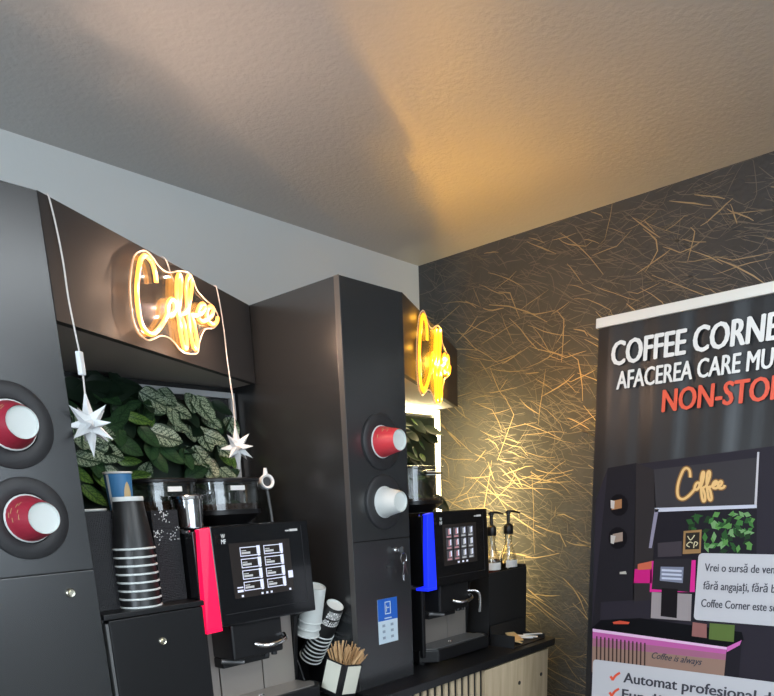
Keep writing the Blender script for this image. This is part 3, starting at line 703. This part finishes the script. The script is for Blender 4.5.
b.build('leaf_print', M_tan, bc)
b = MB(); vv = [[b.bm.verts.new(oncup(math.radians(-172 + 5 * i), z)) for i in range(4)] for z in (.002, .03, .06, .104)]
for r0, r1 in zip(vv, vv[1:]):
    for i in range(3): b.bm.faces.new((r0[i], r0[i + 1], r1[i + 1], r1[i]))
b.build('white_stripe', M_white, bc)

# stack of upturned black cups in front of the tubes
ch, crt, crb, step = .105, .0435, .0305, .0178
base_p = Vector((.7755, 1.444, zc))
names = ['lowest', 'second lowest', 'third lowest', 'fourth lowest', 'fifth lowest', 'sixth lowest', 'seventh lowest', 'topmost']
proto = None
for i in range(8):
    lab = names[i] + ' black paper cup of the upturned stack on the cooler'
    loc = (base_p.x, base_p.y, base_p.z + ch + .0005 + step * i)
    if proto is None: proto = cup('paper_cup', lab, 'cup', M_blackcup, ch, crt, crb, 'upturned black cup stack', loc, (math.pi, 0, 0))
    else: topcup = dup(proto, lab, loc)
MB().lathe([(.0300, .004), (.0322, .004), (.0326, -.003), (.0318, -.005), (.029, -.004), (.029, .002)]).build('base_ring', M_white, topcup, smooth=True)

# ------------------------------------------------------------------ slanted cup holder with cups, stirrers
hold = thing('cup_rack', 'black slanted cup rack between the red-lit machine and the tower', 'cup holder', (1.31, 1.50, CT))
def lean(th): return Vector((.0, -math.sin(th), math.cos(th)))
th1, th2 = math.radians(22), math.radians(36)
w0 = Vector((1.303, 1.500, 1.147)); p0 = Vector((1.366, 1.540, 1.085))
for c0, th in ((w0, th1), (p0, th2)):
    a = lean(th); q = Vector((0, 0, 1)).rotation_difference(a)
    b = MB(); sg = 20; rows = []
    for hh in (-.03, .085):
        rows.append([b.bm.verts.new(c0 + q @ Vector((.0365 * math.cos(x), .0365 * math.sin(x), hh))) for x in [math.radians(20 + 140 * i / sg) for i in range(sg + 1)]])
    for i in range(sg): b.bm.faces.new((rows[0][i], rows[0][i + 1], rows[1][i + 1], rows[1][i]))
    ob = b.build('cradle', M_plast, hold, smooth=True, world=True)
    md = ob.modifiers.new('thick', 'SOLIDIFY'); md.thickness = .003
MB().slab([(1.262, 1.475, CT + .004), (1.262, 1.62, CT + .004), (1.262, 1.62, 1.12), (1.262, 1.56, 1.20), (1.262, 1.49, 1.03), (1.262, 1.475, .99)], (.004, 0, 0)).build('end_plate', M_plast, hold, bevel=.001, world=True)
MB().slab([(1.4000, 1.48, CT + .004), (1.4000, 1.62, CT + .004), (1.4000, 1.62, 1.12), (1.4000, 1.59, 1.16), (1.4000, 1.51, 1.03), (1.4000, 1.48, .99)], (.002, 0, 0)).build('end_plate', M_plast, hold, bevel=.001, world=True)
MB().box(1.260, 1.4025, 1.47, 1.625, CT, CT + .004).build('base_plate', M_plast, hold, bevel=.001, world=True)
MB().box(1.266, 1.3995, 1.618, 1.622, CT + .004, 1.12).build('back_plate', M_plast, hold, world=True)
def flipped(th): return (math.pi - 0 + th, 0, 0)
for j in range(3):
    a = lean(th1); ps = w0 + a * (.095 + .022 * j)
    cup('paper_cup', ('lowest', 'middle', 'outermost')[j] + ' white paper cup of the slanted stack beside the machine', 'cup', M_white, .105, .0345, .0255, 'slanted white cups', ps, (math.pi + th1, 0, 0))
pc = None
for j in range(8):
    a = lean(th2); ps = p0 + a * (.060 + .0145 * j)
    lab = names[j].replace('topmost', 'outermost') + ' black and white printed paper cup of the slanted stack'
    if pc is None: pc = cup('paper_cup', lab, 'cup', M_blackcup, .105, .0345, .0260, 'slanted printed cups', ps, (math.pi + th2, 0, 0)); last = pc
    else: last = dup(pc, lab, ps)
# lettering blocks on the outermost printed cup
b = MB(); R = random.Random(9)
for row, (z0, hh) in enumerate(((.010, .024), (.040, .018))):
    ang = 20
    while ang < 165:
        wd = R.uniform(7, 11)
        for (f0, f1, g0, g1) in R.choice((((0, .3, 0, 1), (.3, 1, .75, 1), (.3, .8, .35, .6)), ((0, .28, 0, 1), (.7, 1, 0, 1), (.28, .7, .4, .65)), ((0, 1, .75, 1), (.35, .65, 0, .75)), ((0, .3, 0, 1), (.3, 1, 0, .25), (.3, 1, .75, 1), (.7, 1, .25, .75)))):
            q = [oncup(math.radians(ang + wd * f), z0 + hh * g, 0.0260, .0345, .105, .0007) for f, g in ((f0, g0), (f1, g0), (f1, g1), (f0, g1))]
            b.poly(q)
        ang += wd + 3
b.build('lettering', M_print_w, last)

# stirrer box turned corner-on and leaning, with cream cards on two faces
_lean = Matrix.Rotation(math.radians(15), 3, Vector((0, 0, 1)).cross(Vector((.68, -.735, 0))))
sb = thing('stirrer_box', 'black box with cream card faces full of wooden stirrers', 'box', (1.313, 1.402, CT + .0135), (_lean @ Matrix.Rotation(math.radians(3), 3, 'Z')).to_euler())
hw = .036
b = MB(); th = .002; H_ = .098
b.box(-hw, hw, -hw, -hw + th, 0, H_).box(-hw, hw, hw - th, hw, 0, H_).box(-hw, -hw + th, -hw + th, hw - th, 0, H_).box(hw - th, hw, -hw + th, hw - th, 0, H_).box(-hw, hw, -hw, hw, 0, .002)
b.build('body', M_plast, sb)
MB().box(-hw - .001, -hw - .0002, -hw + .013, hw - .004, .012, .094).build('card', M_cream, sb)
MB().box(-hw + .013, hw - .004, -hw - .001, -hw - .0002, .012, .094).build('card', M_cream, sb)
R = random.Random(12)
stick_me = MB().box(-.0028, .0028, -.0006, .0006, 0, .145).mesh('stirrer', M_stick, bevel=.0004)
bpy.context.view_layer.update()
sm = sb.matrix_world.copy()
for i in range(60):
    o = link('stirrer', stick_me)
    b0 = Vector((R.uniform(-.022, .022), R.uniform(-.022, .022), .003)); b1 = Vector((R.uniform(-.031, .031), R.uniform(-.031, .031), .098))
    if i % 5 == 0: b1 = Vector((.030, R.uniform(-.03, -.01), .098)); b0.x = -.02
    q = Vector((0, 0, 1)).rotation_difference(b1 - b0).to_matrix().to_4x4()
    o.matrix_world = sm @ Matrix.Translation(b0) @ q @ Matrix.Rotation(R.uniform(0, 3.1), 4, 'Z') @ Matrix.Scale(R.uniform(.92, 1.06), 4)
    tag(o, 'thin wooden stirrer standing in the black box', 'stirrer', 'wooden stirrers')

# ------------------------------------------------------------------ syrup bottles, holder, packet tray
sh = thing('bottle_holder', 'black open box holding two syrup pump bottles', 'holder', (2.255, 1.50, CT))
b = MB(); x0, x1, y0, y1, z1 = 2.140, 2.402, 1.445, 1.560, 1.235
b.box(x0, x1, y0, y0 + .004, CT, z1 - .01).box(x0, x1, y1 - .004, y1, CT, z1 + .02).box(x0, x0 + .004, y0 + .004, y1 - .004, CT, z1).box(x1 - .004, x1, y0 + .004, y1 - .004, CT, z1).box(x0 + .004, x1 - .004, y0 + .004, y1 - .004, CT, CT + .032)
b.build('box', M_plast_m, sh, world=True)
MB().box(2.300, 2.303, y0 + .004, y1 - .004, CT + .004, z1 - .01).build('divider', M_plast_m, sh, world=True)
M_glassb = clear_mat('bottle_glass', (.86, .84, .76), .35)
for i, (bx, lab) in enumerate(((2.244, 'clear pump bottle with a little dark red syrup beside the machine'), (2.360, 'clear pump bottle with colourless syrup nearest the patterned wall'))):
    t = thing('syrup_bottle', lab, 'bottle', (bx, 1.503, CT + .0325), group='syrup pump bottles')
    MB().lathe([(0, 0), (.034, 0), (.036, .004), (.036, .25), (.033, .275), (.022, .305), (.0155, .325), (.0150, .370), (.016, .372)], seg=24).build('glass', M_glassb, t, smooth=True)
    MB().lathe([(0, .002), (.033, .002), (.033, (.262, .20)[i]), (0, (.262, .20)[i])], seg=20).build('syrup', (M_syrup, M_glassb)[i], t, smooth=True)
    lb = MB(); vv = [[lb.bm.verts.new((.0366 * math.cos(a), .0366 * math.sin(a), z)) for a in [math.radians(-160 + 9 * q) for q in range(11)]] for z in (.245, .272)]
    for q in range(10): lb.bm.faces.new((vv[0][q], vv[0][q + 1], vv[1][q + 1], vv[1][q]))
    lbo = lb.build('label', M_print_w, t, smooth=True); lbo.location.z = -.008
    MB().lathe([(.0175, .362), (.019, .364), (.019, .392), (.014, .398), (.007, .402), (.006, .44), (0, .44)], seg=20).build('pump_collar', M_plast, t, smooth=True)
    MB().tube(smooth_path([(-.014, .0, .4425), (.0, 0, .4465), (.03, -.01, .4445), (.052, -.018, .438)], 4), [.005] * 4 + [.0045] * 5 + [.0035] * 4, 8).lathe([(0, .434), (.009, .436), (.009, .446), (0, .449)], seg=14).build('pump_head', M_plast, t, smooth=True)
    MB().tube([(0, 0, .02), (0, 0, .37)], .0025, 8).build('dip_tube', M_whiteplast, t, smooth=True)
pt = thing('packet_tray', 'low black tray holding loose packets at the worktop end', 'tray', (2.26, 1.38, CT))
MB().box(2.14, 2.36, 1.335, 1.438, CT, CT + .004).box(2.14, 2.36, 1.434, 1.438, CT + .004, CT + .075).box(2.14, 2.144, 1.335, 1.434, CT + .004, CT + .045).box(2.356, 2.36, 1.335, 1.434, CT + .004, CT + .02).build('tray', M_plast_m, pt, world=True)
for i, (px_, py_, w, l, rz, m, lab) in enumerate(((2.19, 1.385, .045, .085, .9, M_tan, 'brown paper packet lying in the black tray'), (2.235, 1.395, .040, .075, -.5, M_tan, 'light brown paper packet overlapping another in the tray'), (2.268, 1.385, .016, .09, .75, M_whiteplast, 'slim white sugar stick on the black tray'), (2.285, 1.375, .016, .09, .45, M_whiteplast, 'second slim white sugar stick on the black tray'), (2.315, 1.362, .012, .08, 1.1, M_whiteplast, 'narrow white packet at the tray corner'))):
    o = MB().box(-w / 2, w / 2, -l / 2, l / 2, 0, .004).build('packet', m, bevel=.0015); o.location = (px_, py_, CT + .005 + .004 * i); o.rotation_euler = (.25 if i < 2 else .05, .0, rz)
    if i < 2: o.location.z += .012
    tag(o, lab, 'packet', 'loose packets')

# ------------------------------------------------------------------ roll-up banner
XB = 2.10
bn = thing('roll_up_banner', 'tall black roll-up advertising banner standing before the patterned wall', 'banner', (XB, .61, 0))
yl, yr = 1.035, .185
M_ban = mat('banner_black', (.012, .012, .0135), .33, spec=.5)
def ripple(y): return .0035 * math.sin((y - .1) * 41) + .002 * math.sin(y * 93)
b = MB(); ny = 60; rows = []
for z in (.06, .8, 1.4, 1.75, 1.88, 1.958):
    k = max(0, (z - 1.2) / .75)
    rows.append([b.bm.verts.new((XB + .006 + ripple(yl + (yr - yl) * i / ny) * k * .6, yl + (yr - yl) * i / ny, z)) for i in range(ny + 1)])
for r0, r1 in zip(rows, rows[1:]):
    for i in range(ny): b.bm.faces.new((r0[i], r0[i + 1], r1[i + 1], r1[i]))
sheet = b.build('sheet', M_ban, bn, smooth=True, world=True)
MB().box(XB - .004, XB + .022, yr - .004, yl + .004, 1.957, 1.984).build('top_rail', mat('rail_aluminium', (.78, .76, .70), .35, metal=.2), bn, bevel=.002, world=True)
MB().box(XB - .06, XB + .09, yr - .01, yl + .01, .0, .075).build('base', M_steel, bn, bevel=.01, world=True)
MB().tube([(XB + .03, .61, .07), (XB + .03, .61, 1.95)], .008, 10).build('pole', M_steel_d, bn, world=True)
pm = {}
def pmat(col, rough=.4):
    if col not in pm: pm[col] = mat('print_%d' % len(pm), tuple(c * .85 for c in col), rough, spec=.08)
    return pm[col]
lay = [0]
def bpt(x, y, l): p = mX(x, y, XB); return Vector((XB - .0012 - .00025 * l, p.y, p.z))
PIC = None
def bpoly(name, pts, col, l=1, par=None):
    return MB().poly([bpt(x, y, l) for x, y in pts]).build(name, pmat(col), par or sheet, world=True)
def brect(name, x0, y0, x1, y1, col, l, par=None):      # in-plane rectangle from two opposite corners
    a, c = bpt(x0, y0, l), bpt(x1, y1, l)
    return MB().poly([(a.x, a.y, a.z), (a.x, c.y, a.z), (a.x, c.y, c.z), (a.x, a.y, c.z)]).build(name, pmat(col), par or sheet, world=True)
def btext(s, x0, y0, x1, cap_px, m, offset=.02, l=6):
    a = bpt(x0, y0, l); e = bpt(x1, y0 + 0, l); top = bpt(x0, y0 - cap_px, l)
    return text_obj('lettering', s, m, sheet, a, (0, -1, 0), (0, 0, 1), h=top.z - a.z, w=a.y - e.y, offset=offset)
M_tw = mat('print_white', (.78, .78, .76), .4); M_to = mat('print_orange', (.75, .085, .035), .4); M_tk = mat('print_ink', (.03, .03, .045), .5)
btext('COFFEE CORNER', 612, 366, 792, 25, M_tw, .030)
btext('AFACEREA CARE MUNCEȘTE', 617, 389.5, 846, 18.5, M_tw, .022)
btext('NON-STOP', 662.5, 412, 781, 23, M_to, .026)
# printed picture of a coffee corner
bpoly('picture', [(596, 500), (608, 468), (774, 446), (800, 450), (800, 720), (590, 690)], (.030, .026, .036), 0)
bpoly('picture_tower', [(608, 468), (636.5, 463), (634, 600), (601, 602), (599, 660), (592, 630)], (.020, .018, .023), 1)
bpoly('picture_tower_side', [(636.5, 463), (654, 469.5), (656, 508), (652, 600), (633, 601)], (.034, .029, .031), 1)
bpoly('picture_overhead', [(654, 469.5), (758, 457.5), (757, 506), (655, 509)], (.050, .046, .052), 1)
bpoly('picture_niche', [(656, 511), (757, 508), (756, 620), (650, 622)], (.018, .016, .022), 1)
bpoly('picture_strip', [(655, 508), (757, 504.5), (757, 508), (655, 512)], (.62, .64, .76), 2)
bpoly('picture_strip', [(757.5, 452), (759.5, 452), (757, 505), (754.5, 505)], (.60, .58, .62), 2)
bpoly('picture_strip', [(655, 509), (659, 509), (652, 548), (649, 548)], (.30, .28, .38), 2)
R = random.Random(33)
for i in range(80):
    x = R.uniform(690, 754); y = R.uniform(514, 552)
    if x < 704 and y > 530: continue
    g = R.choice(((.06, .20, .05), (.12, .30, .08), (.03, .10, .03), (.20, .38, .16), (.02, .05, .02)))
    a = R.uniform(0, 3.1); l1, l2 = R.uniform(3.5, 6.5), R.uniform(2, 3.4)
    bpoly('picture_leaf', [(x + l1 * math.cos(a), y + l1 * math.sin(a)), (x - l2 * math.sin(a), y + l2 * math.cos(a)), (x - l1 * math.cos(a), y - l1 * math.sin(a)), (x + l2 * math.sin(a), y - l2 * math.cos(a))], g, 2 + .045 * i)
# printed neon word
def ribbon(name, polys, wpx, m, l):
    b = MB()
    for pts in polys:
        q = smooth_path([Vector((x, y, 0)) for x, y in pts], 3)
        vs = []
        for i, p in enumerate(q):
            t = (q[min(i + 1, len(q) - 1)] - q[max(i - 1, 0)]).normalized(); n = Vector((-t.y, t.x, 0)) * wpx / 2
            ll = l + .9 * i / len(q); vs.append((b.bm.verts.new(bpt(p.x + n.x, p.y + n.y, ll)), b.bm.verts.new(bpt(p.x - n.x, p.y - n.y, ll))))
        for (a0, a1), (b0, b1) in zip(vs, vs[1:]): b.bm.faces.new((a0, a1, b1, b0))
    return b.build(name, m, sheet, world=True)
def tosmall(p):
    x, y = p; u = (x - 98) / 470; v = (y - 92) / 545
    return (673 + 52 * u + (1 - v) * 9 * (1 - u), 467 + 38 * v - 7 * u + (1 - u) * 2)
SM = [[tosmall(p) for p in pts] for pts in STROKES.values()]
ribbon('picture_neon_glow', SM, 5.0, pmat((.26, .13, .05)), 2)
ribbon('picture_neon', SM, 2.5, pmat((.90, .58, .24)), 3)
# printed machine, cups, counter
bpoly('picture_cup', [(612, 501), (622, 499), (622, 508), (612, 510)], (.42, .20, .09), 3); bpoly('picture_cup', [(611, 500), (615, 501), (614.5, 509), (611, 508)], (.62, .58, .55), 4)
bpoly('picture_cup', [(613, 534), (623, 532), (623, 541), (612, 543)], (.36, .27, .22), 3); bpoly('picture_cup', [(611, 535), (616, 536), (614, 544), (611, 543)], (.60, .56, .52), 4)
for cx_, cy_ in ((619, 505), (618, 538)):
    bpoly('picture_ring', [(cx_ + 9.5 * math.cos(i * .449), cy_ + 11 * math.sin(i * .449)) for i in range(14)], (.007, .006, .008), 2)
bpoly('picture_lock', [(620, 572), (626, 571), (627, 574), (620, 574)], (.6, .56, .5), 3)
bpoly('picture_box', [(635, 569), (652, 568), (652, 583), (634, 583)], (.62, .02, .22), 3)
bpoly('picture_packets', [(638, 564), (652, 561), (652, 569), (638, 570)], (.60, .14, .08), 4)
bpoly('picture_card', [(684, 531), (702, 529.5), (701, 553), (683, 554)], (.36, .21, .09), 5.8)
bpoly('picture_card_face', [(686, 533), (700, 532), (699.5, 549), (685.5, 549.5)], (.03, .025, .02), 6)
ribbon('picture_card_mark', [[(688, 536), (691, 540), (695, 535)], [(690, 547), (687, 545), (690, 542), (693, 543)], [(694, 548), (695, 542), (698, 543), (696, 546)]], 1.0, pmat((.70, .62, .40)), 6.2)
bpoly('picture_hopper', [(658, 543), (682, 541), (682, 556), (658, 557)], (.06, .05, .06), 3)
bpoly('picture_machine_light', [(651, 561), (696, 560), (695, 592), (650, 592)], (.72, .03, .30), 3)
bpoly('picture_machine', [(654, 559), (692, 558.5), (690, 592), (652, 589)], (.028, .025, .03), 4)
bpoly('picture_screen', [(661, 566.5), (684, 567), (683, 583), (660, 580.5)], (.22, .24, .33), 5)
for r in range(3): bpoly('picture_icon', [(662, 569 + 4 * r), (682, 570 + 4 * r), (682, 572 + 4 * r), (662, 571 + 4 * r)], (.60, .64, .78), 6)
bpoly('picture_splash', [(652, 592), (692, 594), (691, 621), (651, 618)], (.35, .31, .32), 3)
bpoly('picture_spout', [(662, 588), (678, 589), (677, 618), (661, 616)], (.012, .01, .012), 5)
bpoly('picture_worktop', [(592, 628), (601, 620), (640, 618), (742, 632), (744, 640), (728, 648), (592, 629.5)], (.006, .006, .008), 3)
bpoly('picture_plate', [(613, 622), (620, 620.5), (630, 622), (629, 624), (614, 624)], (.65, .09, .05), 5)
bpoly('picture_carton', [(693, 622), (707, 624), (707, 638), (692, 636)], (.32, .14, .13), 5)
bpoly('picture_carton', [(710, 623), (735, 625), (734, 642), (709, 639)], (.12, .18, .05), 5)
bpoly('picture_front', [(593, 629), (727, 647.5), (723, 690), (592, 672)], (.34, .215, .17), 3)
bpoly('picture_glow', [(593, 629), (727, 647.5), (726, 660), (593, 646)], (.40, .15, .25), 3.6)
bpoly('picture_glow', [(593, 629), (727, 647.5), (726, 654), (593, 638)], (.56, .13, .40), 4)
bpoly('picture_glow', [(593, 628.5), (727, 647), (727, 649.5), (593, 631.5)], (.85, .55, .80), 5)
bpoly('picture_front_side', [(727, 647.5), (742, 641), (738, 690), (723, 690)], (.02, .018, .024), 4)
bpoly('picture_glow', [(727, 647), (742, 640), (740, 645), (727, 652)], (.66, .16, .50), 5)
for i in range(13):
    x = 596.5 + 4.0 * i; y = 633 + .138 * (x - 596.5)
    bpoly('picture_gap', [(x, y + 3), (x + 1.4, y + 3.2), (x + 1, y + 35), (x - .4, y + 35)], (.06, .035, .03), 5)
a = bpt(652, 658, 6); e = bpt(702, 665, 6)
rv = (e - a).normalized()
text_obj('picture_script', 'Coffee is always', M_tk, sheet, a, rv, (0, 0, 1), h=.021, w=(e - a).length, offset=.014, shear=.4)
# white text boxes with rounded corner
def rbox2(name, x0, y0, x1, y1, rad, l):
    a, c = bpt(x0, y0, l), bpt(x0, y1, l); ye = max(bpt(x1, y1, l).y, yr + .004); pts = []
    for (yc_, zc_, a0) in ((a.y - rad, a.z - rad, 0), (a.y - rad, c.z + rad, 90)):
        for i in range(7):
            t = math.radians(a0 + 15 * i)             # 0: up ... 90: left
            pts.append((a.x, yc_ + rad * math.sin(t), zc_ + rad * math.cos(t)))
    pts += [(a.x, ye, c.z), (a.x, ye, a.z)]
    return MB().poly(pts).build(name, pmat((.60, .60, .64), .35), sheet, world=True)
rbox2('text_box', 699, 553, 860, 620, .012, 7)
rbox2('text_box', 593.5, 659, 860, 860, .012, 7)
def btext2(s, x0, y0, x1, y1, cap_px, m, offset=.01, l=9):
    a = bpt(x0, y0, l); e = bpt(x1, y1, l); top = bpt(x0, y0 - cap_px, l)
    return text_obj('lettering', s, m, sheet, a, (0, -1, 0), (0, 0, 1), h=top.z - a.z, w=a.y - e.y, offset=offset)
btext2('Vrei o sursă de venit', 705, 571, 780, 578, 8.2, M_tk, .016)
btext2('fără angajați, fără b', 703.5, 589, 775, 596, 8.2, M_tk, .016)
btext2('Coffee Corner este so', 701.5, 606.5, 777, 614, 8.2, M_tk, .016)
btext2('Automat profesional d', 624, 682, 770, 702, 10.5, M_tk, .026)
btext2('Funcți', 622.5, 698.5, 661, 704, 10.5, M_tk, .026)
for (x, y) in ((611, 679), (610, 695)):
    ribbon('tick', [[(x, y - 3), (x + 2.4, y + 1.0)], [(x + 2.0, y + 1), (x + 5, y - 3.5), (x + 9.5, y - 6.5)]], 2.4, M_to, 9)
